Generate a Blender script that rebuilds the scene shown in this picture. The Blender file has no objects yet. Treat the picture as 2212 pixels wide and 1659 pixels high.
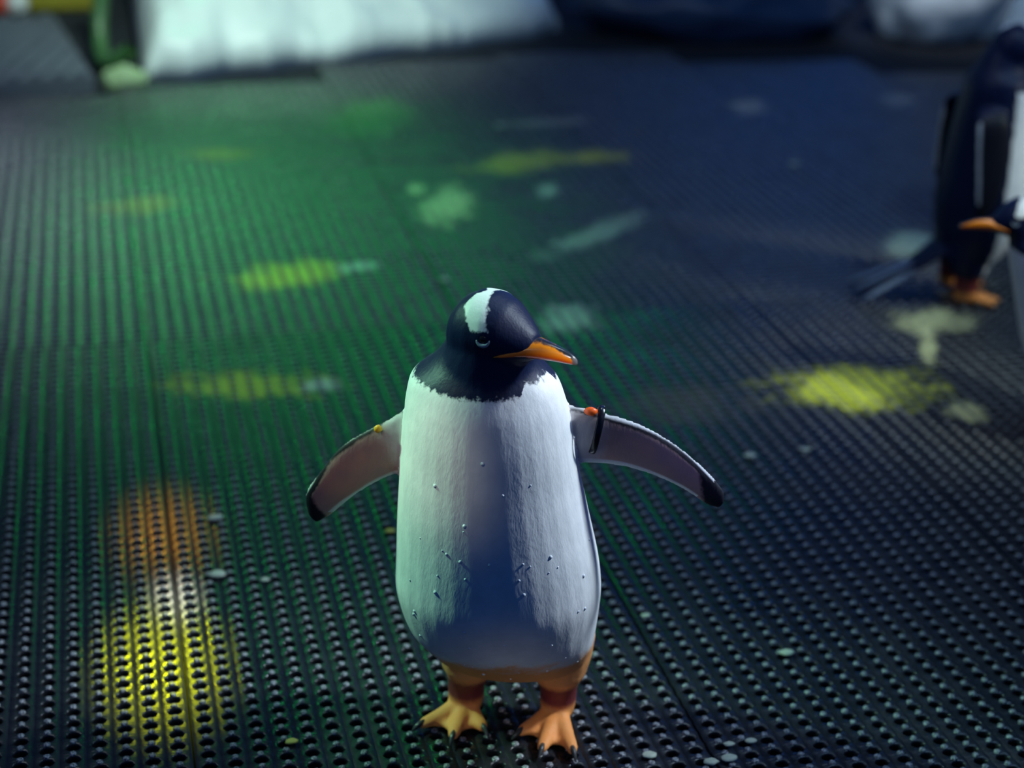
import bpy, bmesh, math, random
import numpy as np
from mathutils import Vector, Matrix, noise
from mathutils.bvhtree import BVHTree

random.seed(7)
scene = bpy.context.scene
C = scene.collection
R_ = math.radians

# ------------------------------------------------------------------ camera
# world axes follow the rubber mats: +X across the ribs, +Y along them, z = 0 on top of the nubs
cam_d = bpy.data.cameras.new('camera')
cam = bpy.data.objects.new('camera', cam_d)
C.objects.link(cam)
cam_d.sensor_width = 36.0
cam_d.lens = 3300.0 / 2212.0 * 36.0
m = Matrix(((0.96696004, 0.07408064, -0.2439269),
            (-0.25189233, 0.42487069, -0.86950282),
            (0.03922406, 0.9022178, 0.42949333)))
cam.matrix_world = Matrix.Translation((0, 0, 1.313)) @ m.to_4x4()
cam_d.clip_start = 0.05
cam_d.dof.use_dof = True
cam_d.dof.focus_distance = 1.86
cam_d.dof.aperture_fstop = 2.0
scene.camera = cam

# ------------------------------------------------------------------ view, world, lamps
scene.view_settings.view_transform = 'Standard'
scene.view_settings.look = 'None'
scene.view_settings.gamma = 1.0
scene.view_settings.use_curve_mapping = False
scene.view_settings.exposure = 0.0

world = bpy.data.worlds.new('world')
scene.world = world
world.use_nodes = True
bg = world.node_tree.nodes['Background']
bg.inputs[0].default_value = (0.02, 0.10, 0.42, 1)
bg.inputs[1].default_value = 0.27


def spot(name, loc, target, color, power, angle=60, radius=0.1, blend=0.6):
    d = bpy.data.lights.new(name, 'SPOT')
    d.color = color
    d.energy = power
    d.spot_size = R_(angle)
    d.spot_blend = blend
    d.shadow_soft_size = radius
    o = bpy.data.objects.new(name, d)
    C.objects.link(o)
    o.location = loc
    v = Vector(target) - Vector(loc)
    o.rotation_euler = v.to_track_quat('-Z', 'Y').to_euler()
    return o


def point(name, loc, color, power, radius=0.1):
    d = bpy.data.lights.new(name, 'POINT')
    d.color = color
    d.energy = power
    d.shadow_soft_size = radius
    o = bpy.data.objects.new(name, d)
    C.objects.link(o)
    o.location = loc
    return o


# stage lamps of the exhibit: one pale green from the left, one cool white from the right
spot('lamp_pale_green', (-0.90, 2.42, 1.55), (0.42, 1.62, 0.33), (0.42, 1.0, 0.62), 150, 24, 0.12, 0.8)
spot('lamp_cool_white', (2.10, 1.66, 1.75), (0.47, 1.62, 0.33), (0.76, 0.88, 1.0), 220, 24, 0.12, 0.8)
spot('lamp_warm_front', (-0.85, 1.0, 2.2), (0.345, 1.59, 0.445), (1.0, 0.98, 0.80), 75, 4.8, 0.03, 1.0)
spot('fill_foot_front', (0.05, 0.25, 0.9), (0.47, 1.56, 0.05), (1.0, 0.9, 0.82), 14, 9, 0.06, 1.0)  # added front fill for the feet and lower belly
spot('fill_head_front', (1.0, 0.2, 2.0), (0.475, 1.57, 0.60), (0.9, 0.93, 1.0), 90, 2.6, 0.12, 0.9)  # added front fill for the head
spot('fill_beak_front', (0.05, 0.1, 1.65), (0.50, 1.545, 0.572), (1.0, 0.92, 0.85), 130, 2.2, 0.03, 0.9)  # added fill from the camera side to brighten the beak
spot('fill_warm_side', (-0.9, 0.75, 1.5), (0.27, 1.68, 0.39), (1.0, 0.62, 0.42), 26, 6, 0.05, 1.0)  # added warm fill on the left flipper
spot('fill_violet_side', (1.7, 0.3, 1.4), (0.69, 1.56, 0.42), (0.42, 0.42, 1.0), 34, 7, 0.05, 1.0)  # added violet fill on the right flipper
# house lamps under the roof
for i, (x, y, p, c) in enumerate(((-0.9, 2.8, 32, (0.85, 0.95, 1.0)), (1.2, 2.6, 44, (0.60, 0.80, 1.0)), (2.4, 2.0, 66, (0.36, 0.64, 1.0)))):
    point('lamp_roof', (x, y, 3.0), c, p, 0.15)
spot('fill_side', (2.3, 0.7, 2.2), (1.66, 2.3, 0.22), (0.85, 1.0, 0.92), 190, 15, 0.1, 0.8)  # added fill on the bowing penguin, no house lamp
spot('fill_side', (3.3, 1.9, 1.7), (1.96, 2.92, 0.28), (0.85, 1.0, 0.92), 120, 15, 0.1, 0.8)  # added fill on the front of the side-on penguin
spot('fill_mat_white', (1.6, 3.2, 2.8), (1.45, 2.55, 0), (1.0, 1.0, 0.95), 40, 22, 0.1, 1.0)  # added spot to brighten the yellow-green stain
# unseen gelled wash lamps on the mats and the back wall
spot('lamp_green_wash', (0.75, 6.9, 2.5), (0.48, 4.1, 0), (0.02, 1.0, 0.18), 680, 13, 0.7, 0.8)
spot('lamp_green_wash', (0.60, 6.2, 2.5), (0.40, 3.3, 0), (0.02, 1.0, 0.16), 560, 12, 0.7, 0.8)
spot('fill_grey_wash', (-0.45, 7.0, 2.3), (-0.18, 4.0, 0), (0.72, 0.82, 1.0), 330, 13, 0.5, 0.9)  # added spot imitating a pale reflection on the left mat
spot('lamp_green_low', (0.15, 3.6, 1.6), (0.06, 1.95, 0), (0.01, 1.0, 0.22), 22, 9, 0.2, 1.0)
spot('lamp_green_low', (0.55, 3.5, 1.6), (0.36, 1.73, 0), (0.01, 1.0, 0.16), 60, 5, 0.2, 1.0)
spot('added_lime', (0.03, 4.19, 1.6), (0.02, 1.86, 0), (0.85, 0.9, 0.0), 480, 3.7, 0.05, 1.0)  # unseen narrow spot added to mirror as the lime patch
spot('added_pin_white', (0.08, 4.4, 1.5), (0.048, 2.02, 0), (1.0, 1.0, 0.85), 420, 1.5, 0.03, 1.0)  # unseen narrow spot added for the white patch
spot('added_orange', (0.05, 4.7, 1.55), (0.04, 2.22, 0), (1.0, 0.38, 0.02), 170, 3.2, 0.05, 1.0)  # unseen narrow spot added for the orange patch
spot('lamp_wall_green', (0.5, 6.6, 0.8), (0.7, 8.2, 1.8), (0.03, 1.0, 0.22), 60, 70, 0.2, 0.8)
spot('lamp_wall_blue', (4.0, 6.5, 0.9), (3.9, 8.2, 2.0), (0.02, 0.20, 1.0), 260, 95, 0.2, 0.8)
# white lamps on the ice
spot('lamp_ice', (0.4, 4.1, 2.6), (0.45, 5.6, 0.15), (0.72, 1.0, 0.84), 280, 46, 0.15, 0.8)
spot('lamp_ice_far', (3.0, 4.4, 2.6), (3.3, 5.6, 0.2), (0.85, 0.92, 1.0), 120, 24, 0.15, 0.8)


# ------------------------------------------------------------------ helpers
def mesh_obj(name, verts, faces, mat=None, parent=None, smooth=True):
    me = bpy.data.meshes.new(name)
    me.from_pydata([tuple(v) for v in verts], [], [tuple(f) for f in faces])
    me.update()
    if smooth:
        me.polygons.foreach_set('use_smooth', [True] * len(me.polygons))
    if mat:
        me.materials.append(mat)
    o = bpy.data.objects.new(name, me)
    C.objects.link(o)
    if parent:
        o.parent = parent
    return o


def bm_obj(name, bm, mat=None, parent=None, smooth=True):
    me = bpy.data.meshes.new(name)
    bm.to_mesh(me)
    bm.free()
    if smooth:
        me.polygons.foreach_set('use_smooth', [True] * len(me.polygons))
    if mat:
        me.materials.append(mat)
    o = bpy.data.objects.new(name, me)
    C.objects.link(o)
    if parent:
        o.parent = parent
    return o


def tag(o, label, cat=None, group=None, kind=None):
    if label:
        o['label'] = label
    if cat:
        o['category'] = cat
    if group:
        o['group'] = group
    if kind:
        o['kind'] = kind
    return o


def loft(sections):
    """closed tube through rings of equal point count, fan caps"""
    v, f = [], []
    n = len(sections[0])
    for s in sections:
        v += [Vector(p) for p in s]
    for k in range(len(sections) - 1):
        a, b = k * n, (k + 1) * n
        for i in range(n):
            j = (i + 1) % n
            f.append((a + i, a + j, b + j, b + i))
    c0 = len(v)
    v.append(sum((Vector(p) for p in sections[0]), Vector()) / n)
    c1 = len(v)
    v.append(sum((Vector(p) for p in sections[-1]), Vector()) / n)
    L = (len(sections) - 1) * n
    for i in range(n):
        j = (i + 1) % n
        f.append((c0, j, i))
        f.append((c1, L + i, L + j))
    return v, f


def ring(c, ax, ay, n=24):
    c, ax, ay = Vector(c), Vector(ax), Vector(ay)
    return [c + ax * math.cos(2 * math.pi * i / n) + ay * math.sin(2 * math.pi * i / n) for i in range(n)]


def merge(parts):
    V, Fc = [], []
    for v, f in parts:
        o = len(V)
        V += list(v)
        Fc += [tuple(i + o for i in q) for q in f]
    return V, Fc


def remesh(v, f, voxel, iters=4, name='tmp'):
    o = mesh_obj(name, v, f)
    bm = bmesh.new()
    bm.from_mesh(o.data)
    bmesh.ops.recalc_face_normals(bm, faces=bm.faces)
    bm.to_mesh(o.data)
    bm.free()
    md = o.modifiers.new('r', 'REMESH')
    md.mode = 'VOXEL'
    md.voxel_size = voxel
    sm = o.modifiers.new('s', 'SMOOTH')
    sm.factor = 0.5
    sm.iterations = iters
    dg = bpy.context.evaluated_depsgraph_get()
    me = bpy.data.meshes.new_from_object(o.evaluated_get(dg))
    old = o.data
    bpy.data.objects.remove(o)
    bpy.data.meshes.remove(old)
    me.polygons.foreach_set('use_smooth', [True] * len(me.polygons))
    return me


def attr(me, name, vals):
    a = me.attributes.new(name, 'FLOAT', 'POINT')
    a.data.foreach_set('value', np.asarray(vals, dtype=np.float32))


class N:
    """tiny node-tree helper"""

    def __init__(self, name):
        self.mat = bpy.data.materials.new(name)
        self.mat.use_nodes = True
        self.t = self.mat.node_tree
        self.bsdf = self.t.nodes['Principled BSDF']

    def node(self, kind, **kw):
        n = self.t.nodes.new(kind)
        for k, v in kw.items():
            setattr(n, k, v)
        return n

    def link(self, a, b):
        self.t.links.new(a, b)

    def attr(self, name, out='Fac'):
        return self.node('ShaderNodeAttribute', attribute_name=name).outputs[out]

    def noise(self, scale, detail=3, rough=0.55, vec=None, out='Fac'):
        n = self.node('ShaderNodeTexNoise')
        n.inputs['Scale'].default_value = scale
        n.inputs['Detail'].default_value = detail
        n.inputs['Roughness'].default_value = rough
        if vec is None:
            tc = self.node('ShaderNodeTexCoord')
            vec = tc.outputs['Object']
        self.link(vec, n.inputs['Vector'])
        return n.outputs[out]

    def math(self, op, a, b=0.0, c=None):
        n = self.node('ShaderNodeMath', operation=op)
        for i, x in enumerate((a, b, c)):
            if x is None:
                continue
            if isinstance(x, (int, float)):
                n.inputs[i].default_value = x
            else:
                self.link(x, n.inputs[i])
        return n.outputs[0]

    def step(self, x, lo, hi, a=0.0, b=1.0):
        n = self.node('ShaderNodeMapRange', interpolation_type='SMOOTHSTEP')
        self.link(x, n.inputs[0])
        n.inputs[1].default_value = lo
        n.inputs[2].default_value = hi
        n.inputs[3].default_value = a
        n.inputs[4].default_value = b
        return n.outputs[0]

    def mix(self, fac, a, b):
        n = self.node('ShaderNodeMix', data_type='RGBA')
        for x, s in ((fac, 0), (a, 6), (b, 7)):
            if isinstance(x, (int, float)):
                n.inputs[s].default_value = x
            elif isinstance(x, tuple):
                n.inputs[s].default_value = (*x, 1) if len(x) == 3 else x
            else:
                self.link(x, n.inputs[s])
        return n.outputs[2]

    def set(self, **kw):
        for k, v in kw.items():
            i = self.bsdf.inputs[k.replace('_', ' ')]
            if isinstance(v, (int, float)):
                i.default_value = v
            elif isinstance(v, tuple):
                i.default_value = (*v, 1) if len(v) == 3 else v
            else:
                self.link(v, i)
        return self

    def bump(self, h, strength=0.3, dist=0.002):
        b = self.node('ShaderNodeBump')
        b.inputs['Strength'].default_value = strength
        b.inputs['Distance'].default_value = dist
        self.link(h, b.inputs['Height'])
        self.link(b.outputs[0], self.bsdf.inputs['Normal'])
        return self


def simple(name, col, rough=0.5, vary=0.25, scale=20, bump=0.2, dist=0.002, **kw):
    n = N(name)
    nz = n.noise(scale)
    lo = tuple(c * (1 - vary) for c in col)
    hi = tuple(min(1, c * (1 + vary)) for c in col)
    n.set(Base_Color=n.mix(nz, lo, hi), Roughness=rough, **kw)
    n.bump(nz, bump, dist)
    return n.mat


# ------------------------------------------------------------------ materials
def rubber_material():
    n = N('wet_black_rubber')
    st = n.node('ShaderNodeAttribute', attribute_name='stain')
    nz = n.noise(9, 4)
    base = n.mix(nz, (0.007, 0.008, 0.010), (0.016, 0.018, 0.021))
    fine = n.noise(220, 2)
    k = n.math('MULTIPLY', st.outputs['Alpha'], n.step(fine, 0.15, 0.6, 0.55, 1.0))
    col = n.mix(k, base, st.outputs['Color'])
    rough = n.math('ADD', n.step(nz, 0.3, 0.7, 0.22, 0.40), n.math('MULTIPLY', k, 0.25))
    n.set(Base_Color=col, Roughness=rough, Specular_IOR_Level=0.5)
    n.bump(fine, 0.35, 0.0008)
    return n.mat


M_rubber = rubber_material()
def nub_material():
    n = N('glint_rubber_nub')
    nz = n.noise(520, 2)
    n.set(Base_Color=n.mix(n.step(nz, 0.42, 0.62), (0.035, 0.037, 0.04), (0.50, 0.52, 0.54)), Roughness=0.38, Specular_IOR_Level=0.6)  # highlights on the nubs put into the base colour as pale speckle
    n.bump(nz, 0.6, 0.0008)
    return n.mat


M_nub = nub_material()
M_floor = simple('dark_wet_concrete', (0.02, 0.023, 0.028), 0.85, 0.4, 6, 0.3, Specular_IOR_Level=0.2)
M_wall = simple('pale_painted_wall', (0.62, 0.64, 0.66), 0.7, 0.1, 3, 0.1)
M_ice = simple('snowy_ice', (0.74, 0.80, 0.78), 0.45, 0.12, 7, 0.5, 0.02)
M_ice_green = simple('mossy_ice', (0.36, 0.50, 0.25), 0.55, 0.3, 14, 0.5, 0.01)
M_rock = simple('dark_blue_rock', (0.022, 0.045, 0.10), 0.4, 0.6, 5, 0.6, 0.02)
M_step = simple('grey_ribbed_rubber', (0.13, 0.145, 0.17), 0.4, 0.3, 10, 0.3)
M_olive = simple('olive_yellow_paint', (0.30, 0.25, 0.02), 0.6, 0.3, 6, 0.2)
M_hose = simple('green_hose', (0.045, 0.12, 0.035), 0.4, 0.4, 25, 0.2)
M_red = simple('red_plastic', (0.70, 0.07, 0.03), 0.4, 0.15, 12, 0.1)
M_whitep = simple('white_plastic', (0.75, 0.75, 0.72), 0.4, 0.1, 12, 0.1)
M_navy = simple('navy_plastic', (0.01, 0.025, 0.08), 0.4, 0.3, 12, 0.1)
M_orange_tag = simple('orange_tag', (0.95, 0.13, 0.01), 0.35, 0.1, 200, 0.1)
M_yellow_tag = simple('yellow_tag', (0.95, 0.50, 0.03), 0.35, 0.1, 200, 0.1)
M_band = simple('black_band', (0.006, 0.007, 0.012), 0.25, 0.3, 300, 0.1)
M_claw = simple('grey_claw', (0.05, 0.055, 0.05), 0.3, 0.4, 300, 0.2)
M_eye = simple('dark_eye', (0.012, 0.008, 0.006), 0.08, 0.3, 200, 0.0)
M_lid = simple('pale_eyelid', (0.20, 0.25, 0.32), 0.4, 0.2, 300, 0.2)
M_drop = simple('water_drop', (0.75, 0.8, 0.85), 0.08, 0.05, 300, 0.0, Specular_IOR_Level=0.8)
M_guano = simple('pale_guano', (0.50, 0.56, 0.42), 0.5, 0.25, 150, 0.4, 0.001)
M_guano_y = simple('yellow_guano', (0.62, 0.55, 0.10), 0.5, 0.25, 150, 0.4, 0.001)


def feather_material(stain=True):
    n = N('penguin_plumage')
    nz = n.noise(160, 4, 0.6)
    nc = n.math('SUBTRACT', nz, 0.5)
    big = n.noise(26, 4, 0.6)
    bc = n.math('SUBTRACT', big, 0.5)

    def field(name, amp, w, big_amp=0.0):
        x = n.math('ADD', n.attr(name), n.math('MULTIPLY', nc, amp))
        if big_amp:
            x = n.math('ADD', x, n.math('MULTIPLY', bc, big_amp))
        return n.step(x, -w, w)

    col = n.mix(n.step(big, 0.3, 0.7), (0.74, 0.76, 0.76), (0.86, 0.87, 0.86))
    col = n.mix(field('a_stain', 0.02, 0.016, 0.07), col, (0.84, 0.36, 0.12))
    dark = field('a_dark', 0.022, 0.003, 0.01)
    col = n.mix(dark, col, (0.003, 0.009, 0.042))
    patch = field('a_patch', 0.012, 0.0018)
    col = n.mix(patch, col, (0.86, 0.88, 0.84))
    # flippers
    skin = n.mix(n.noise(38, 3), (0.46, 0.27, 0.20), (0.24, 0.19, 0.21))
    skin = n.mix(field('f_pale', 0.1, 0.25, 0.4), skin, (0.52, 0.50, 0.50))
    skin = n.mix(field('f_black', 0.10, 0.05, 0.12), skin, (0.005, 0.006, 0.012))
    skin = n.mix(field('f_edge', 0.02, 0.05), skin, (0.60, 0.62, 0.62))
    fl = n.step(n.attr('f_mask'), 0.35, 0.65)
    col = n.mix(fl, col, skin)
    # legs and feet
    foot = n.mix(n.noise(60, 3), (0.95, 0.30, 0.06), (0.98, 0.42, 0.12))
    foot = n.mix(field('a_ankle', 0.006, 0.008), foot, (0.20, 0.035, 0.035))  # dark maroon ankles: brownish skin plus shading put into the colour
    col = n.mix(field('a_leg', 0.012, 0.008), col, foot)
    rough = n.math('SUBTRACT', 0.62, n.math('MULTIPLY', dark, 0.14))
    n.set(Base_Color=col, Roughness=rough, Specular_IOR_Level=n.math('SUBTRACT', 0.4, n.math('MULTIPLY', dark, 0.14)))
    tc = n.node('ShaderNodeTexCoord')
    mp = n.node('ShaderNodeMapping')
    mp.inputs['Scale'].default_value = (1, 1, 0.35)
    n.link(tc.outputs['Object'], mp.inputs['Vector'])
    n.bump(n.noise(210, 3, 0.6, mp.outputs[0]), 0.35, 0.0016)
    return n.mat


def beak_material():
    n = N('orange_beak')
    nz = n.math('MULTIPLY', n.math('SUBTRACT', n.noise(300, 2), 0.5), 0.3)
    top = n.step(n.math('ADD', n.attr('b_top'), nz), -0.12, 0.12)
    tip = n.step(n.attr('b_tip'), -0.06, 0.06)
    side = n.mix(n.step(n.attr('b_low'), -0.5, 0.5), (1.0, 0.30, 0.008), (0.90, 0.10, 0.005))
    col = n.mix(top, side, (0.02, 0.022, 0.03))
    col = n.mix(tip, col, (0.16, 0.15, 0.15))
    n.set(Base_Color=col, Roughness=0.25, Specular_IOR_Level=0.6)
    n.bump(n.noise(240, 2), 0.1, 0.0005)
    return n.mat


M_feather = feather_material()
M_beak = beak_material()

# ------------------------------------------------------------------ the setting
fv = [(-3, -0.5, -0.02), (7, -0.5, -0.02), (7, 8.2, -0.02), (-3, 8.2, -0.02),
      (-3, -0.5, -0.12), (7, -0.5, -0.12), (7, 8.2, -0.12), (-3, 8.2, -0.12)]
box_f = [(0, 1, 2, 3), (7, 6, 5, 4), (0, 4, 5, 1), (1, 5, 6, 2), (2, 6, 7, 3), (3, 7, 4, 0)]
tag(mesh_obj('floor', fv, box_f, M_floor, smooth=False), 'dark wet concrete floor under the rubber mats', kind='structure')


def box(x0, x1, y0, y1, z0, z1):
    return [(x0, y0, z1), (x1, y0, z1), (x1, y1, z1), (x0, y1, z1), (x0, y0, z0), (x1, y0, z0), (x1, y1, z0), (x0, y1, z0)]


tag(mesh_obj('wall_back', box(-3, 7, 8.2, 8.4, -0.02, 3.4), box_f, M_wall, smooth=False),
    'pale wall at the back washed by coloured lamps', kind='structure')

# ------------------------------------------------------------------ rubber drainage mats
CW, CL = 0.0334, 0.025
HX, HY = 0.0098, 0.0066
ZT, ZB = -0.0035, -0.0185
# stains: centre x, y, then the 2x2 matrix into the unit circle, colour, strength
YG, PALE, MINT, OLIVE, GREEN, CREAM, BROWN = ((0.72, 0.76, 0.05), (0.72, 0.76, 0.36), (0.52, 0.68, 0.48), (0.52, 0.48, 0.04),
                                              (0.06, 0.28, 0.04), (0.55, 0.53, 0.45), (0.14, 0.12, 0.09))
STAINS = [
    (1.436, 2.526, 5.69, -2.80, -1.75, -10.04, YG, 0.95), (1.610, 2.387, 18.74, -12.80, -15.37, -19.90, PALE, 0.8),
    (1.777, 2.822, 9.56, -5.24, -2.44, -14.84, PALE, 0.7), (1.690, 2.694, 49.75, -27.01, -1.93, -11.43, PALE, 0.7),
    (1.969, 3.294, 12.71, -6.75, -1.45, -9.69, MINT, 0.8), (0.958, 2.969, 12.47, -3.70, -2.06, -12.58, MINT, 0.8),
    (1.188, 3.496, 6.44, -1.17, 11.87, -17.82, MINT, 0.6), (1.155, 4.102, 6.01, -1.42, 1.97, -10.95, OLIVE, 0.9),
    (1.389, 4.131, 10.00, -3.15, -1.97, -15.45, OLIVE, 0.9), (0.855, 3.763, 12.88, -1.49, 5.27, -7.97, PALE, 0.9),
    (1.153, 3.839, 29.17, -8.25, -2.27, -16.53, MINT, 0.8), (0.803, 3.907, 43.32, -8.72, -2.42, -17.75, PALE, 0.9),
    (0.800, 4.624, 6.82, -0.99, 1.17, -4.96, GREEN, 0.8), (0.390, 3.327, 7.16, -0.59, 1.98, -11.59, YG, 0.9),
    (0.547, 3.357, 18.05, -1.97, 7.78, -31.31, MINT, 0.9), (0.235, 2.750, 6.50, -0.66, -2.38, -13.67, OLIVE, 0.9),
    (0.369, 2.723, 24.22, -3.45, -5.40, -30.94, CREAM, 0.9), (0.065, 3.874, 8.57, -0.06, 2.67, -15.07, OLIVE, 0.7),
    (2.069, 4.603, 13.32, -5.96, -5.68, -10.52, CREAM, 0.7), (2.629, 4.636, 14.26, -7.43, -1.49, -13.77, CREAM, 0.5),
    (1.062, 2.516, 6.86, -2.56, -2.11, -11.93, BROWN, 0.6), (1.336, 4.499, 7.35, -1.96, 1.37, -24.79, CREAM, 0.4),
    (0.313, 4.291, 8.50, -0.73, -2.00, -15.81, OLIVE, 0.7),
]


def stain_colors(xy):
    col = np.zeros((len(xy), 4), dtype=np.float32)
    x, y = xy[:, 0], xy[:, 1]
    w = 0.0
    for k, (a, f) in enumerate(((1.0, 31), (0.7, 67), (0.5, 121), (0.35, 233))):
        w = w + a * np.sin(f * x + 1.7 * k + 2.1 * np.sin(f * 0.6 * y + k)) * np.sin(f * 0.8 * y + 0.9 * k + 1.6 * np.sin(f * 0.5 * x))
    w2 = sum(np.sin(f * x * 0.9 + 5 * np.sin(f * .37 * y + f)) * np.sin(f * y * 0.7 + 4 * np.sin(f * .31 * x)) for f in (190., 290., 410.)) / 1.6
    for cx, cy, a, b, c, d, rgb, s in STAINS:
        u = a * (x - cx) + b * (y - cy)
        v = c * (x - cx) + d * (y - cy)
        r = np.sqrt(u * u + v * v) + 0.22 * w
        k = np.clip((1.25 - r - 0.25 * w2) / 0.85, 0, 1)
        k = (k * k * (3 - 2 * k) * s)[:, None]
        col[:, :3] = col[:, :3] * (1 - k) + np.array(rgb) * k
        col[:, 3:] = np.maximum(col[:, 3:], k)
    al = np.maximum(col[:, 3:], 1e-4)
    col[:, :3] = np.clip(col[:, :3] / al, 0, 1)
    return col


def cell_template(fine):
    rect = [(-.5, -.5), (-.25, -.5), (0, -.5), (.25, -.5), (.5, -.5), (.5, 0), (.5, .5), (.25, .5), (0, .5), (-.25, .5), (-.5, .5), (-.5, 0)]
    n = 12
    rings = [[(u * CW, v * CL, ZT - (0.0032 if abs(u) == .5 and v == 0 else 0.0008 if abs(u) == .5 else 0.0)) for u, v in rect]]
    ang = [math.atan2(v * 1.15, u) for u, v in rect]
    prof = ((1.22, ZT + 0.0014), (1.04, ZT - 0.0003), (0.94, ZT - 0.0035), (0.94, ZB)) if fine else ((1.0, ZT), (0.94, ZB))
    for k, z in prof:
        rings.append([(HX * k * math.cos(t), HY * k * math.sin(t), z) for t in ang])
    v = np.array([p for r in rings for p in r])
    f = []
    for q in range(len(rings) - 1):
        for i in range(n):
            j = (i + 1) % n
            f.append((q * n + i, q * n + j, (q + 1) * n + j, (q + 1) * n + i))
    return v, np.array(f)


def nub_template(fine):
    n = 10 if fine else 6
    prof = ((1.0, ZT - 0.0005), (0.92, -0.0012), (0.66, -0.0002)) if fine else ((1.0, ZT - 0.0005), (0.72, -0.0004))
    v, f = [], []
    for k, z in prof:
        for i in range(n):
            t = 2 * math.pi * i / n
            v.append((0.0051 * k * math.cos(t), 0.0051 * k * math.sin(t), z))
    for q in range(len(prof) - 1):
        for i in range(n):
            j = (i + 1) % n
            f.append((q * n + i, q * n + j, (q + 1) * n + j, (q + 1) * n + i))
    v.append((0, 0, 0.0))
    L = (len(prof) - 1) * n
    tri = [(L + i, L + (i + 1) % n, len(v) - 1, len(v) - 1) for i in range(n)]
    return np.array(v), np.array(f + tri)


def instance_mesh(name, groups):
    V, Fq = [], []
    off = 0
    for (tv, tf), cen in groups:
        if len(cen) == 0:
            continue
        v = (tv[None] + cen[:, None, :]).reshape(-1, 3)
        f = (tf[None] + (np.arange(len(cen)) * len(tv))[:, None, None]).reshape(-1, 4) + off
        V.append(v)
        Fq.append(f)
        off += len(v)
    V = np.concatenate(V)
    Fq = np.concatenate(Fq)
    isq = Fq[:, 2] != Fq[:, 3]
    size = np.where(isq, 4, 3)
    start = np.concatenate([[0], np.cumsum(size)[:-1]])
    mask = np.ones(Fq.shape, bool)
    mask[~isq, 3] = False
    loops = Fq[mask]
    me = bpy.data.meshes.new(name)
    me.vertices.add(len(V))
    me.vertices.foreach_set('co', V.astype(np.float32).ravel())
    me.loops.add(len(loops))
    me.loops.foreach_set('vertex_index', loops.astype(np.int32))
    me.polygons.add(len(Fq))
    me.polygons.foreach_set('loop_start', start.astype(np.int32))
    me.polygons.foreach_set('use_smooth', np.ones(len(Fq), bool))
    me.update(calc_edges=True)
    me.validate()
    return me, V


T_fine, T_far, T_nub, T_nubf = cell_template(True), cell_template(False), nub_template(True), nub_template(False)


def make_mat(x0, ncol, y0, y1, label, jig=0.0):
    nrow = int((y1 - y0) / CL)
    gx = x0 + (np.arange(ncol) + 0.5) * CW
    gy = y0 + (np.arange(nrow) + 0.5) * CL
    cen = np.array([(x, y, 0) for y in gy for x in gx])
    near = cen[:, 1] < 3.0
    root = bpy.data.objects.new('rubber_mat', None)
    C.objects.link(root)
    root.location = (0, 0, 0)
    tag(root, label, 'mat', 'perforated rubber mats side by side')
    me, V = instance_mesh('web_sheet', [(T_fine, cen[near]), (T_far, cen[~near])])
    ca = me.color_attributes.new('stain', 'FLOAT_COLOR', 'POINT')
    ca.data.foreach_set('color', stain_colors(V[:, :2]).ravel())
    me.materials.append(M_rubber)
    o = bpy.data.objects.new('web_sheet', me)
    C.objects.link(o)
    o.parent = root
    nc = cen + np.array([0, -CL / 2, 0])
    nc[:, :2] += np.random.RandomState(3).uniform(-0.0006, 0.0006, (len(nc), 2))
    nc = nc[nc[:, 1] > y0 + 0.006]
    near = nc[:, 1] < 2.9
    me, V = instance_mesh('nubs', [(T_nub, nc[near]), (T_nubf, nc[~near])])
    me.materials.append(M_nub)
    o = bpy.data.objects.new('nubs', me)
    C.objects.link(o)
    o.parent = root
    o['kind'] = 'stuff'
    # rim strips along both long edges
    for xe in (x0 - 0.0006, x0 + ncol * CW):
        mesh_obj('edge_strip', box(xe, xe + 0.0006, y0, y0 + nrow * CL, ZB, ZT - 0.004), box_f, M_rubber, root, False)
    return root


SW = 20 * CW + 0.004
X0 = 0.051
make_mat(X0 - SW, 20, 1.2, 5.0, 'black perforated rubber mat running up to the ribbed dark step')
make_mat(X0, 20, 1.2, 5.1, 'black perforated rubber mat washed in green light, under the upright spread-winged penguin')
make_mat(X0 + SW, 20, 1.2, 5.35, 'black perforated rubber mat with olive streaks, between green-washed mat and yellow-stained mat')
make_mat(X0 + 2 * SW, 20, 1.45, 5.4, 'black perforated rubber mat with the broad yellow-green stain')
make_mat(X0 + 3 * SW, 20, 1.9, 5.2, 'black perforated rubber mat the tail-showing penguin stands on')
make_mat(X0 + 4 * SW, 14, 2.6, 5.0, 'black perforated rubber mat beyond the tail-showing penguin, beside pale ice column')


# ------------------------------------------------------------------ penguins
def flipper(sections, n=12):
    """sections: (upper point, lower point, half thickness, thickness direction)"""
    S = []
    for u, l, t, d in sections:
        u, l, d = Vector(u), Vector(l), Vector(d)
        c, a = (u + l) / 2, (u - l) / 2
        S.append(ring(c, a, d * t, n))
    return loft(S)


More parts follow.
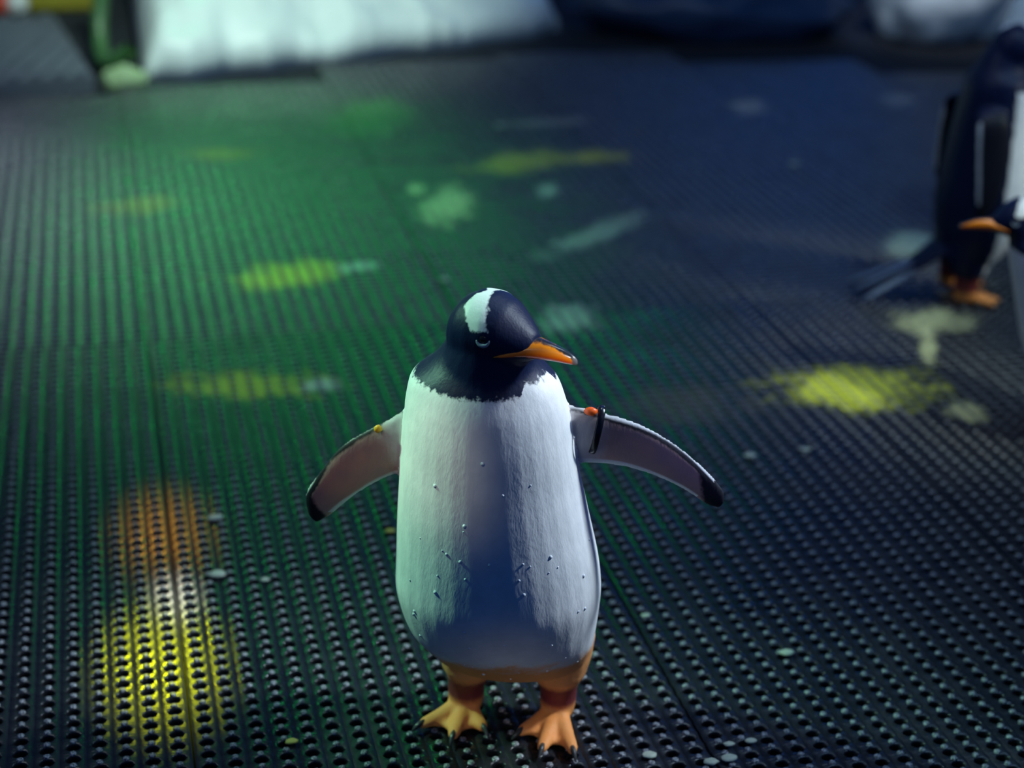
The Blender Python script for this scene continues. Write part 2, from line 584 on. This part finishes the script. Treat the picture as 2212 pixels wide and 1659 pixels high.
def foot_parts(ankle, heel_y, toes, top):
    """ankle (x, y) under the leg, toes = three toe tips on the ground"""
    P = []
    ax, ay = ankle
    P.append(loft([ring((ax + dx, ay + dy, z), (r, 0, 0), (0, r * 1.05, 0), 16) for dx, dy, z, r in
                   ((0, 0.004, 0.006, 0.022), (0, 0.004, 0.022, 0.025), (0, 0.004, 0.045, 0.0255), (top[0] * .3, top[1] * .3, 0.062, 0.029), (top[0] * .6, top[1] * .6, 0.078, 0.040), (top[0], top[1], 0.105, 0.049), (top[0], top[1], 0.14, 0.052))]))
    base = Vector((ax, ay, 0.0))
    tips = [Vector((x, y, 0)) for x, y in toes]
    for t in tips:
        d = (t - base).normalized()
        s = Vector((d.y, -d.x, 0))
        P.append(loft([ring(base.lerp(t, k) + Vector((0, 0, z)), s * r, Vector((0, 0, h)), 12)
                       for k, z, r, h in ((-0.05, .016, .014, .012), (0.25, .0145, .0125, .0115), (0.6, .0100, .0105, .0085), (0.88, .008, .0095, .007), (1.0, .006, .006, .005))]))
    for a, b in ((0, 1), (1, 2)):
        # web between neighbouring toes, scalloped in front
        pts = []
        nn = 8
        arc = []
        for i in range(nn + 1):
            k = i / nn
            e = tips[a].lerp(tips[b], k)
            pull = 0.18 * math.sin(math.pi * k)
            arc.append(e.lerp(base, pull + 0.05))
        back = [base + Vector((0, 0.004, 0))]
        top_v = [Vector((p.x, p.y, 0.0085)) for p in arc] + [Vector((p.x, p.y, 0.020)) for p in back]
        bot_v = [Vector((p.x, p.y, 0.0012)) for p in arc] + [Vector((p.x, p.y, 0.0012)) for p in back]
        v = top_v + bot_v
        k = len(top_v)
        f = [tuple(range(k)), tuple(range(2 * k - 1, k - 1, -1))]
        for i in range(k):
            j = (i + 1) % k
            f.append((i, i + k, j + k, j))
        P.append((v, f))
    return P


def seg_param(P, A, B):
    """param of points P (n,3) along polyline pairs A->B"""
    AB = B - A
    t = np.clip(((P - A) @ AB) / (AB @ AB), 0, 1)
    Q = A + t[:, None] * AB
    return t, np.linalg.norm(P - Q, axis=1)


def cubic(x, y, q):
    """smooth (Catmull-Rom) interpolation"""
    m_ = np.gradient(y, x)
    i = np.clip(np.searchsorted(x, q) - 1, 0, len(x) - 2)
    h = x[i + 1] - x[i]
    t = (q - x[i]) / h
    return ((2 * t**3 - 3 * t**2 + 1) * y[i] + (t**3 - 2 * t**2 + t) * h * m_[i]
            + (-2 * t**3 + 3 * t**2) * y[i + 1] + (t**3 - t**2) * h * m_[i + 1])


def make_penguin(spec, voxel, label, group=None):
    """local frame: faces -Y, X to its left, z up, feet on z = 0"""
    lean = spec.get('lean', 0.0)

    def warp(p):
        x, y, z = p
        k = max(0.0, z - 0.06)
        return Vector((x + spec.get('sway', 0.0) * k, y - lean * k, z - 0.45 * lean * lean * k))

    parts = []
    S = []
    bd = np.array(spec['body'])
    zz = np.linspace(bd[0, 0], bd[-1, 0], 70)
    for z, xc, a, b, yc in zip(zz, *[cubic(bd[:, 0], bd[:, k], zz) for k in (1, 2, 3, 4)]):
        S.append([warp(p) for p in ring((xc, yc, z), (a, 0, 0), (0, b, 0), 32)])
    parts.append(loft(S))
    # head
    hc = Vector(spec['head'])
    yaw, pitch = R_(spec['yaw']), R_(spec['pitch'])
    f = Vector((math.sin(yaw) * math.cos(pitch), -math.cos(yaw) * math.cos(pitch), math.sin(pitch)))
    l = Vector((-math.cos(yaw), -math.sin(yaw), 0))       # the head's right side
    u = f.cross(l) * -1.0
    if u.z < 0:
        u = -u
    hcw = warp(hc)
    skull = ((-.054, .014, .014, -.012), (-.046, .030, .030, -.008), (-.030, .043, .042, -.003), (-.010, .0495, .0475, 0), (.010, .0490, .0465, 0),
             (.028, .0425, .0390, -.003), (.042, .0330, .0300, -.008), (.053, .0240, .0225, -.012), (.062, .0150, .0140, -.014))
    parts.append(loft([ring(hcw + f * ff + u * uo, l * w, u * hh, 24) for ff, w, hh, uo in skull]))
    nk = [warp(p) for p in spec['neck']]
    parts.append(loft([ring(p, (r, 0, 0), (0, r, 0), 20) for p, r in zip(nk + [hcw], spec['neck_r'])]))
    fl_info = []
    for secs in spec['flippers']:
        q0, q1 = np.arange(len(secs)), np.linspace(0, len(secs) - 1, 40)
        ru = np.stack([cubic(q0, np.array([c[0][k] for c in secs]), q1) for k in range(3)], 1)
        rl = np.stack([cubic(q0, np.array([c[1][k] for c in secs]), q1) for k in range(3)], 1)
        rt = cubic(q0, np.array([c[2] for c in secs]), q1)
        sw = [(warp(a), warp(b), t, secs[0][3]) for a, b, t in zip(ru, rl, rt)]
        parts.append(flipper(sw))
        fl_info.append(sw)
    for ft in spec['feet']:
        parts += foot_parts(*ft)
    # tail
    tl = [warp(p) for p in spec['tail']]
    tw = spec['tail_w']
    parts.append(loft([ring(p, (w, 0, 0), Vector((0, 0.35, 1)).normalized() * w * 0.28, 12) for p, w in zip(tl, tw)]))
    v, fc = merge(parts)
    me = remesh(v, fc, voxel, spec.get('smooth', 9))
    me.name = 'penguin'
    n = len(me.vertices)
    P = np.empty(n * 3, np.float32)
    me.vertices.foreach_get('co', P)
    P = P.reshape(-1, 3).astype(float)
    Nn = np.empty(n * 3, np.float32)
    me.vertices.foreach_get('normal', Nn)
    Nn = Nn.reshape(-1, 3)
    # undo the lean for the plumage map
    Z = np.where(P[:, 2] > 0.06, 0.06 + (P[:, 2] - 0.06) / (1 - 0.45 * lean * lean), P[:, 2])
    K = np.maximum(0, Z - 0.06)
    X = P[:, 0] - spec.get('sway', 0.0) * K
    Y = P[:, 1] + lean * K
    # head coordinates
    H = P - np.array(hcw)
    hf, hl, hu = H @ np.array(f), H @ np.array(l), H @ np.array(u)
    bib = Z - spec['bib'](X, Y)
    back = Y - spec['back'](Z)
    attr(me, 'a_dark', np.maximum(np.clip(bib, -.1, .1), np.clip(back, -.1, .1)))
    theta = np.arctan2(np.maximum(hu, 0), np.abs(hl))          # 0 at the side, pi/2 on the crown
    fc_ = np.interp(theta, [0.15, 0.5, 0.9, 1.25, 1.57], [0.013, 0.004, -0.003, -0.003, 0.001])
    hw = np.interp(theta, [0.15, 0.5, 0.9, 1.25, 1.57], [0.008, 0.0125, 0.0160, 0.0110, 0.0035])
    rr = np.sqrt(hf ** 2 + hl ** 2 + hu ** 2)
    patch = np.minimum(hw - np.abs(hf - fc_), hu - 0.013)
    patch = np.where(rr < 0.075, patch, -0.05)
    attr(me, 'a_patch', patch)
    attr(me, 'a_stain', spec['stain'](X, Y, Z))
    attr(me, 'a_leg', spec.get('leg_top', 0.066) - P[:, 2] + 0.25 * np.minimum(0, 0.10 - np.abs(P[:, 1])))
    attr(me, 'a_ankle', np.minimum(P[:, 2] - 0.030, P[:, 1] + 0.02 + 0.0 * P[:, 2]))
    # flipper coordinates
    mask = np.zeros(n)
    black = np.full(n, -1.0)
    edge = np.full(n, -1.0)
    pale = np.full(n, -1.0)
    for sw in fl_info:
        best = np.full(n, 9.0)
        bd_ = np.full(n, 9.0)
        s = np.zeros(n)
        t = np.zeros(n)
        k = len(sw) - 1
        for i in range(k):
            A = np.array((sw[i][0] + sw[i][1]) / 2)
            B = np.array((sw[i + 1][0] + sw[i + 1][1]) / 2)
            tt, d = seg_param(P, A, B)
            up = np.array(sw[i][0] - sw[i][1])
            up2 = np.array(sw[i + 1][0] - sw[i + 1][1])
            U = up[None] * (1 - tt[:, None]) + up2[None] * tt[:, None]
            Ln = np.linalg.norm(U, axis=1)
            Q = A + tt[:, None] * (B - A)
            tv = ((P - Q) * U).sum(1) / (Ln * Ln / 2)
            dn = np.sqrt(np.maximum(0, d * d - (tv * Ln / 2) ** 2)) + np.maximum(0, np.abs(tv) - 1.15) * Ln
            up_ = d < bd_
            bd_ = np.where(up_, d, bd_)
            best = np.where(up_, dn, best)
            s = np.where(up_, (i + tt) / k, s)
            t = np.where(up_, tv, t)
        inside = (best < 0.020) & (np.abs(X - spec['axis_x'](Z)) > np.interp(Z, bd[:, 0], bd[:, 2]) + spec['root'])
        mask = np.where(inside, 1.0, mask)
        under = (Nn @ np.array(spec['under'])) > -0.15 if spec['under'] else np.zeros(n, bool)
        b = np.maximum((s - 0.76 + 0.10 * t) * 2, t - 0.62 + 0.35 * (s - 0.5))
        b = np.where(under, b, 1.0)
        black = np.where(inside, b, black)
        e = np.maximum((-0.68 - t) + 0.0, np.where(under, t - 0.80, -1))
        e = np.where(s > 0.80, -1, e)
        edge = np.where(inside, e, edge)
        pale = np.where(inside, (0.24 - s) * 4, pale)
    attr(me, 'f_mask', mask)
    attr(me, 'f_black', black)
    attr(me, 'f_edge', edge)
    attr(me, 'f_pale', pale)
    me.materials.append(M_feather)
    body = bpy.data.objects.new('penguin', me)
    C.objects.link(body)
    tag(body, label, 'penguin', group)

    # beak
    st = ((.026, .0425, .0020, -.0190), (.034, .0392, .0050, -.0180), (.043, .0335, .0080, -.0168), (.053, .0258, .0112, -.0160), (.062, .0190, .0125, -.0158), (.076, .0135, .0118, -.0165),
          (.090, .0102, .0102, -.0180), (.103, .0074, .0085, -.0200), (.114, .0048, .0064, -.0225), (.121, .0024, .0038, -.0255))
    bs = spec.get('beak', 1.0)
    bv, bf = loft([ring(hcw + f * (.026 + (ff - .026) * bs) + u * uo, l * w, u * hh, 16) for ff, w, hh, uo in st])
    bo = mesh_obj('beak', bv, bf, M_beak, body)
    top, tip, low = [], [], []
    for p in bv:
        d = p - hcw
        ff, uu = d.dot(f), d.dot(u)
        g = (ff - .026) / bs + .026
        uo = np.interp(g, [q[0] for q in st], [q[3] for q in st])
        hh = np.interp(g, [q[0] for q in st], [q[2] for q in st])
        top.append((uu - uo) / hh - 0.86 + 0.45 * max(0, (g - .095) / .02))
        low.append(-(uu - uo) / hh - 0.1)
        tip.append((g - 0.1165) * 40)
    attr(bo.data, 'b_top', top)
    attr(bo.data, 'b_tip', tip)
    attr(bo.data, 'b_low', low)
    # eyes on the head surface
    bvh = BVHTree.FromPolygons([tuple(x) for x in P], [tuple(p.vertices) for p in me.polygons])
    for sgn in (1, -1):
        o = hcw + f * 0.016 + u * 0.004 + l * sgn * 0.12
        hit = bvh.ray_cast(o, -l * sgn)
        if hit[0] is None:
            continue
        q, nr = hit[0], hit[1]
        bm = bmesh.new()
        bmesh.ops.create_uvsphere(bm, u_segments=16, v_segments=10, radius=0.0064)
        bmesh.ops.translate(bm, verts=bm.verts, vec=q - nr * 0.0046)
        e = bm_obj('eye', bm, M_eye, body)
        # lower lid, a crescent of pale skin under the eye
        tx = (f - nr * f.dot(nr)).normalized()
        ty = nr.cross(tx)
        if ty.dot(u) < 0:
            ty = -ty
        secs = []
        for i in range(13):
            a = R_(188 + 164 * i / 12)
            w = 0.0022 * math.sin(math.pi * (i + 0.4) / 12.8) + 0.0004
            d = tx * math.cos(a) + ty * math.sin(a)
            c = q + d * 0.0078 + nr * 0.0006
            secs.append(ring(c, d * w, nr * w, 8))
        lv, lf = loft(secs)
        mesh_obj('eyelid', lv, lf, M_lid, e)
    # claws
    for ankle, hy, toes, top_ in spec['feet']:
        for tx_, ty_ in toes:
            d = Vector((tx_ - ankle[0], ty_ - ankle[1], 0)).normalized()
            s = Vector((d.y, -d.x, 0))
            b0 = Vector((tx_, ty_, 0.008)) - d * 0.008
            cv, cf = loft([ring(b0 + d * k + Vector((0, 0, z)), s * r, Vector((0, 0, r * 1.2)), 8)
                           for k, z, r in ((0, 0.001, .0042), (.008, .001, .0038), (.015, -.002, .0026), (.020, -.0055, .0010))])
            mesh_obj('claw', cv, cf, M_claw, body)
    return body, bvh, dict(hc=hcw, f=f, l=l, u=u)


# --- the penguin in the middle: upright, flippers spread, head turned to its left
zc = [.05, .088, .126, .198, .268, .337, .403, .468, .50, .56]
xcs = [.004, .002, -.003, -.017, -.022, -.030, -.037, -.042, -.045, -.042]
BODY = [(.078, .003, .040, .024, .020), (.088, .003, .070, .042, .020), (.104, .001, .096, .062, .016), (.130, -.004, .112, .080, .010),
        (.162, -.012, .123, .099, .002), (.198, -.017, .130, .110, -.002), (.233, -.020, .1335, .116, -.004), (.268, -.022, .131, .115, -.003),
        (.337, -.030, .122, .107, 0), (.403, -.037, .112, .098, .003), (.468, -.042, .103, .088, .005), (.499, -.045, .097, .081, .007),
        (.522, -.047, .088, .071, .008), (.541, -.045, .067, .060, .008), (.567, -.042, .052, .050, .006), (.590, -.040, .040, .040, .004)]
LU = [(-.13, .476), (-.164, .453), (-.193, .435), (-.225, .411), (-.252, .373), (-.27, .342), (-.268, .311), (-.259, .30)]
LL = [(-.135, .378), (-.158, .373), (-.181, .36), (-.205, .342), (-.223, .325), (-.238, .31), (-.247, .304), (-.254, .299)]
RU = [(.041, .487), (.093, .477), (.134, .467), (.17, .451), (.206, .427), (.238, .399), (.259, .374), (.263, .357)]
RL = [(.063, .403), (.104, .403), (.133, .40), (.163, .392), (.193, .38), (.217, .367), (.239, .352), (.256, .347)]
TH = [.014, .012, .010, .009, .008, .007, .006, .005]
fl_l = [((a[0], .012, a[1]), (b[0], .012, b[1]), t, (0, 1, 0)) for a, b, t in zip(LU, LL, TH)]
fl_l.insert(0, ((-.07, .012, .49), (-.08, .012, .40), .016, (0, 1, 0)))
fl_r = [((a[0], .012, a[1]), (b[0], .012, b[1]), t, (0, 1, 0)) for a, b, t in zip(RU, RL, TH)]
fl_r.insert(0, ((-.01, .012, .49), (0, .012, .41), .016, (0, 1, 0)))
MAIN = dict(
    body=BODY, head=(-.041, -.004, .5885), yaw=62, pitch=5, beak=.93,
    neck=[(-.045, .008, .50), (-.044, .006, .54)], neck_r=[.075, .062, .044],
    flippers=[fl_l, fl_r],
    feet=[((-.058, .026), 0, [(-.118, -.020), (-.072, -.042), (-.030, -.022)], (.008, .006)),
          ((.068, .022), 0, [(.016, -.026), (.047, -.060), (.090, -.062)], (-.006, .006))],
    tail=[(.0, .07, .10), (.0, .12, .07), (.0, .19, .035)], tail_w=[.05, .04, .018],
    bib=lambda X, Y: .521 + .10 * np.maximum(0, np.abs(X + .040) - .075) - .0 * Y + .012 * ((X > .0) * (Y < 0)),
    back=lambda Z: .078 - .04 * (Z > .45),
    stain=lambda X, Y, Z: .158 - Z - .15 * np.abs(X - .005),
    axis_x=lambda Z: np.interp(Z, zc, xcs), root=.001, under=(0, -1, 0),
)
penguin, bvh, hd = make_penguin(MAIN, 0.003,
                                'penguin facing forward with flippers spread wide and head turned aside')
penguin.location = (0.4667, 1.6147, 0)
penguin.rotation_euler = (0, 0, -0.2814)


# tags and bands on its flippers
def flip_at(secs, k):
    i = int(k)
    q = k - i
    u = Vector(secs[i][0]).lerp(Vector(secs[i + 1][0]), q)
    l = Vector(secs[i][1]).lerp(Vector(secs[i + 1][1]), q)
    return u, l


def blob(name, loc, r, mat, parent, seed=0, sq=(1, 1, 1), sub=2):
    bm = bmesh.new()
    bmesh.ops.create_icosphere(bm, subdivisions=sub, radius=1.0)
    for v in bm.verts:
        k = 1 + 0.22 * noise.noise(v.co * 1.7 + Vector((seed * 3.1, seed, 0)))
        v.co = Vector((v.co.x * r * sq[0] * k, v.co.y * r * sq[1] * k, v.co.z * r * sq[2] * k)) + Vector(loc)
    return bm_obj(name, bm, mat, parent)


ua, la = flip_at(fl_r, 2.05)
ub, lb = flip_at(fl_r, 1.45)
secs = []
for i in range(25):
    a = 2 * math.pi * i / 24
    top, bot = ua + Vector((.004, 0, .006)), ub.lerp(lb, 0.75) + Vector((.012, 0, -.004))
    c = (top + bot) / 2 + (top - bot) / 2 * math.cos(a) + Vector((0, 1, 0)) * 0.020 * math.sin(a)
    d = ((top - bot) / 2 * math.cos(a) + Vector((0, 1, 0)) * 0.02 * math.sin(a)).normalized()
    w = (top - bot).normalized().cross(Vector((0, 1, 0)))
    secs.append(ring(c, d * .0016, w * .0045, 8))
bv, bf = loft(secs)
band = mesh_obj('flipper_band', bv, bf, M_band, penguin)
band['label'] = 'black band looped round the flipper'
tg = blob('tag', ua + Vector((-.010, -.010, .004)), .0075, M_orange_tag, penguin, 2, (1.1, .8, .8))
tg['label'] = 'small orange flipper tag'
uy, ly = flip_at(fl_l, 2.45)
tg = blob('tag', uy + Vector((0, -.009, -.003)), .0055, M_yellow_tag, penguin, 4, (1, .7, 1))
tg['label'] = 'small yellow flipper tag'

# water drops on the belly
dv = []
rnd = random.Random(5)
for i in range(46):
    x = rnd.uniform(-.13, .10)
    z = rnd.uniform(.12, .34) if i < 38 else rnd.uniform(.3, .45)
    hit = bvh.ray_cast(Vector((x, -.5, z)), Vector((0, 1, 0)))
    if hit[0] is None or hit[0].y > 0.0:
        continue
    r = rnd.uniform(.0011, .0027)
    nr = hit[1]
    t1 = nr.orthogonal().normalized()
    t2 = nr.cross(t1)
    dv.append(loft([ring(hit[0] + nr * hgt * r, t1 * r * k, t2 * r * k, 8) for hgt, k in ((-.4, 1), (.25, .9), (.6, .5), (.7, .1))]))
v, f = merge(dv)
dr = mesh_obj('water_drops', v, f, M_drop, penguin)
dr['kind'] = 'stuff'


def hanging(sx, yb=.0):
    Yo = lambda L: [(x, y + yb, z) for x, y, z in L]
    up = [(sx * .075, .00, .475), (sx * .108, -.014, .455), (sx * .124, -.022, .40), (sx * .134, -.020, .33), (sx * .138, -.010, .27), (sx * .138, .010, .235)]
    lo = [(sx * .075, .05, .455), (sx * .104, .052, .430), (sx * .120, .050, .37), (sx * .132, .044, .31), (sx * .137, .036, .26), (sx * .138, .024, .230)]
    return [(a, b, t, (1, 0, 0)) for a, b, t in zip(Yo(up), Yo(lo), [.014, .012, .010, .008, .006, .004])]


B2 = [(z, 0.0, a * .93, b * .93, yc) for z, xc, a, b, yc in BODY]


def neutral(**kw):
    d = dict(
        body=B2, head=(0, -.014, .590), yaw=0, pitch=-4, neck=[(0, .006, .50), (0, 0, .545)], neck_r=[.070, .058, .044],
        flippers=[hanging(-1), hanging(1)],
        feet=[((-.05, .02), 0, [(-.085, -.045), (-.052, -.065), (-.020, -.045)], (.006, .006)),
              ((.05, .02), 0, [(.020, -.045), (.052, -.065), (.085, -.045)], (-.006, .006))],
        tail=[(0, .07, .13), (0, .125, .085), (0, .20, .03)], tail_w=[.05, .042, .022],
        bib=lambda X, Y: .505 + 0 * X, back=lambda Z: .0 + 0 * Z,
        stain=lambda X, Y, Z: .04 - Z, axis_x=lambda Z: 0 * Z, root=.002, under=None, smooth=6)
    d.update(kw)
    return d


# --- a penguin further back seen from the side, tail towards the middle one
pa, _, _ = make_penguin(neutral(yaw=60, flippers=[hanging(-1, .035), hanging(1, .035)]), 0.005, 'penguin seen from the side with white front and spread dark tail feathers', None)
pa.location = (1.925, 2.95, 0)
pa.rotation_euler = (0, 0, R_(81))
for i, (dx, dz) in enumerate(((-.030, .0), (-.015, .006), (0, .009), (.015, .006), (.030, 0))):
    tip = Vector((dx * 2.0, .27, .008 + dz * 0.5))
    rt = Vector((dx * .7, .12, .085 + dz))
    s = (tip - rt).normalized()
    sec = [ring(rt.lerp(tip, k), Vector((w, 0, 0)), Vector((0, .2, 1)) * .003, 8) for k, w in ((0, .009), (.4, .011), (.8, .008), (1, .002))]
    v, f = loft(sec)
    mesh_obj('tail_feather', v, f, M_band if i % 2 else M_lid, pa)

# --- a penguin at the edge, bowing, its orange beak in front of the other one
pb, _, _ = make_penguin(neutral(lean=0.45, head=(0, -.02, .575), pitch=-4, beak=1.1), 0.005,
                        'penguin bowing forward, white breast and orange beak beside the side-on penguin', None)
pb.location = (1.775, 2.214, 0)
pb.rotation_euler = (0, 0, R_(-115))
pb.scale = (.82, .82, .82)


# ------------------------------------------------------------------ droppings and food scraps on the mats
GP = 'pale droppings on the mats'
FLECK = [('ragged pale dropping just beside the white pin of light', GP), ('tiny pale dropping between the white pin of light and the penguin', GP),
         ('pale dropping beyond the tip of the banded flipper', GP), ('pale dropping beyond the tip of the banded flipper', GP),
         ('pale green oval dropping out alone on the dark mat', GP)] + [('pale dropping in the cluster along the mat seam', GP)] * 4 + [
         ('pale dropping between the orange foot and the mat seam', GP), ('yellow dropping out on the mat beyond the spread orange foot', 'yellow droppings'),
         ('yellow dropping close beside the white flank of the spread-winged penguin', 'yellow droppings'),
         ('pale dropping at the edge of the orange light', GP), ('white dropping on the far mat beyond the olive streak', GP),
         ('small pale dropping on the mat seam behind the penguin', GP), ('grey dropping far back on the mat in blue light', GP),
         ('small grey dropping on the mat behind the head of the spread-winged penguin', GP)]
for i, (x, y, r, yel) in enumerate(((.115, 2.065, .011, 0), (.185, 2.037, .006, 0), (1.102, 2.283, .009, 0), (1.215, 2.287, .008, 0),
                                    (.914, 1.692, .0085, 0), (.739, 1.484, .009, 0), (.712, 1.482, .008, 0), (.75, 1.512, .006, 0),
                                    (.782, 1.512, .0065, 0), (.636, 1.512, .008, 0), (.177, 1.637, .007, 1), (.403, 2.144, .007, 1),
                                    (.126, 2.24, .010, 0), (1.178, 4.465, .012, 0), (.74, 1.826, .006, 0), (1.944, 3.968, .012, 0), (.732, 3.229, .009, 0))):
    o = blob('guano_fleck', (0, 0, 0), r, M_guano_y if yel else M_guano, None, i, (1.35, .9, .30))
    o.location = (x, y, r * 0.22)
    lab, grp = FLECK[i]
    tag(o, lab, 'dropping', grp)


# ------------------------------------------------------------------ ice, rock and things at the back
def bank(name, edge, depth, prof, mat, label, cat, nu=70, nv=36, amp=0.05, seed=0.0):
    """solid heap of ice: front edge polyline on the floor, profile height over depth"""
    ex = [p[0] for p in edge]
    ey = [p[1] for p in edge]
    V, Fc = [], []
    for i in range(nu + 1):
        a = i / nu
        x = ex[0] + (ex[-1] - ex[0]) * a
        y = float(np.interp(x, ex, ey)) + 0.05 * noise.noise(Vector((x * 5, seed, 0.3))) + 0.02 * noise.noise(Vector((x * 17, seed, 1.3)))
        side = min(1.0, min(a, 1 - a) * nu / 2.5)
        for j in range(nv + 1):
            b = (j / nv) ** 1.5
            z = float(np.interp(b, [q[0] for q in prof], [q[1] for q in prof]))
            p = Vector((x * 3.1, (y + b * depth) * 3.1, seed))
            z *= 1 + 0.35 * noise.noise(p)
            if j > 0:
                z += amp * (noise.fractal(p * 1.6, 1.0, 2.0, 4)) * min(1, j / 4)
            z = max(z, 0.012) * (0.25 + 0.75 * side) if j else -0.02
            V.append((x, y + b * depth, z))
    w = nv + 1
    for i in range(nu):
        for j in range(nv):
            Fc.append((i * w + j, (i + 1) * w + j, (i + 1) * w + j + 1, i * w + j + 1))
    nb = len(V)
    for i in range(nu + 1):
        V.append((V[i * w][0], V[i * w][1] + depth, -0.02))
    for i in range(nu):
        Fc.append((i * w + nv, (i + 1) * w + nv, nb + i + 1, nb + i))
    Fc.append(tuple(range(0, w)) + (nb,))
    Fc.append((nb + nu,) + tuple(nu * w + j for j in range(nv, -1, -1)))
    Fc.append(tuple(nb + i for i in range(nu + 1)) + tuple(i * w for i in range(nu, -1, -1)))
    return tag(mesh_obj(name, V, Fc, mat), label, cat)


bank('ice_bank', [(.135, 5.17), (.35, 5.20), (.65, 5.30), (1.2, 5.52), (1.76, 5.80)], 1.5,
     [(0, .05), (.02, .10), (.10, .16), (.30, .30), (.7, .62), (1, .8)], M_ice,
     'long bank of pale green snowy ice along the end of the mats', 'ice')


def boulder(name, loc, size, mat, label, cat, seed, amp=0.3, sub=4, rot=0.0, freq=1.3):
    bm = bmesh.new()
    bmesh.ops.create_icosphere(bm, subdivisions=sub, radius=1.0)
    for v in bm.verts:
        k = 1 + amp * noise.fractal(v.co * freq + Vector((seed, seed * 1.7, 0)), 1.0, 2.0, 4)
        c = v.co * k
        v.co = Vector((c.x * size[0], c.y * size[1], c.z * size[2]))
    zmin = min(v.co.z for v in bm.verts) * 0.6
    for v in bm.verts:
        v.co.z = max(v.co.z, zmin) - zmin
    o = bm_obj(name, bm, mat)
    o.location = loc
    o.rotation_euler = (0, 0, rot)
    return tag(o, label, cat)


boulder('dark_rock', (2.37, 5.74, -.02), (.54, .24, .18), M_rock, 'long dark blue rock beside the end of the pale ice bank', 'rock', 2.0, 0.22, rot=-.1)
boulder('ice_lump', (3.32, 5.62, -.02), (.30, .24, .26), M_ice, 'rounded white lump of ice beyond the dark blue rock', 'ice', 5.0, 0.2)
boulder('ice_column', (2.25, 3.32, -.0), (.13, .13, .40), M_ice, 'tall pale column of ice standing behind the side-on penguin', 'ice', 8.0, 0.12)
boulder('mossy_mound', (.066, 5.10, -.02), (.070, .045, .05), M_ice_green, 'small pale green mossy mound at the foot of the ice bank', 'mound', 3.0, 0.25, 3)

# ribbed step at the end of the first mat
step = bpy.data.objects.new('rubber_step', None)
C.objects.link(step)
step.location = (-.03, 5.06, -.02)
step.rotation_euler = (0, 0, R_(8))
tag(step, 'dark grey ribbed rubber step at the end of the mat, beside the ice', 'step')
mesh_obj('slab', box(-1.2, 0, 0, .92, 0, .055), box_f, M_step, step, False)
for i in range(17):
    x = -1.18 + i * .07
    ye = min(.912, (-.035 - x) / .4)
    v = [(p[0] + .4 * p[1], p[1], p[2]) for p in box(x, x + .028, .004, ye, .055, .071)]
    mesh_obj('rib', v, box_f, M_step, step, False)

bm = bmesh.new()
o = mesh_obj('kerb', box(-1.6, .02, 6.30, 6.55, -.02, .16), box_f, M_olive, None, False)
md = o.modifiers.new('b', 'BEVEL')
md.width = 0.02
md.segments = 3
tag(o, 'olive yellow kerb behind the ribbed rubber step', 'kerb')
bm.free()

# green hose hanging down and curling at the foot of the ice
cu = bpy.data.curves.new('hose', 'CURVE')
cu.dimensions = '3D'
cu.bevel_depth = 0.028
cu.bevel_resolution = 4
sp = cu.splines.new('BEZIER')
hp = [(.055, 5.62, .62), (.030, 5.50, .32), (.0, 5.36, .06), (.025, 5.25, .03), (.095, 5.215, .08)]
sp.bezier_points.add(len(hp) - 1)
for b, p in zip(sp.bezier_points, hp):
    b.co = p
    b.handle_left_type = b.handle_right_type = 'AUTO'
ob = bpy.data.objects.new('hose', cu)
C.objects.link(ob)
dg = bpy.context.evaluated_depsgraph_get()
hm = bpy.data.meshes.new_from_object(ob.evaluated_get(dg))
bpy.data.objects.remove(ob)
hm.materials.append(M_hose)
hm.polygons.foreach_set('use_smooth', [True] * len(hm.polygons))
ho = bpy.data.objects.new('hose', hm)
C.objects.link(ho)
tag(ho, 'green hose curling at the foot of the ice bank', 'hose')


# striped floats and a navy tub on the kerb
def lathe(prof, n=20):
    return loft([ring((0, 0, z), (r, 0, 0), (0, r, 0), n) for r, z in prof])


for x in (-.545, -.335):
    t = bpy.data.objects.new('striped_float', None)
    C.objects.link(t)
    t.location = (x, 6.235, .03)
    t.rotation_euler = (0, R_(90), R_(0))
    tag(t, 'small red and white float between the navy tub and the hose' if x > -.4 else 'small red and white float on the far side of the navy tub from the hose', 'float', 'red and white floats')
    v, f = lathe([(.012, -.078), (.036, -.07), (.048, -.04), (.048, 0)])
    mesh_obj('red_half', v, f, M_red, t)
    v, f = lathe([(.048, 0.001), (.048, .04), (.036, .07), (.012, .078)])
    mesh_obj('white_half', v, f, M_whitep, t)
v, f = lathe([(.05, -.02), (.055, .0), (.062, .10), (.066, .102), (.066, .112), (.058, .112), (.050, .02)])
o = mesh_obj('tub', v, f, M_navy)
o.location = (-.440, 6.10, 0)
tag(o, 'small navy tub between the red and white floats', 'tub')
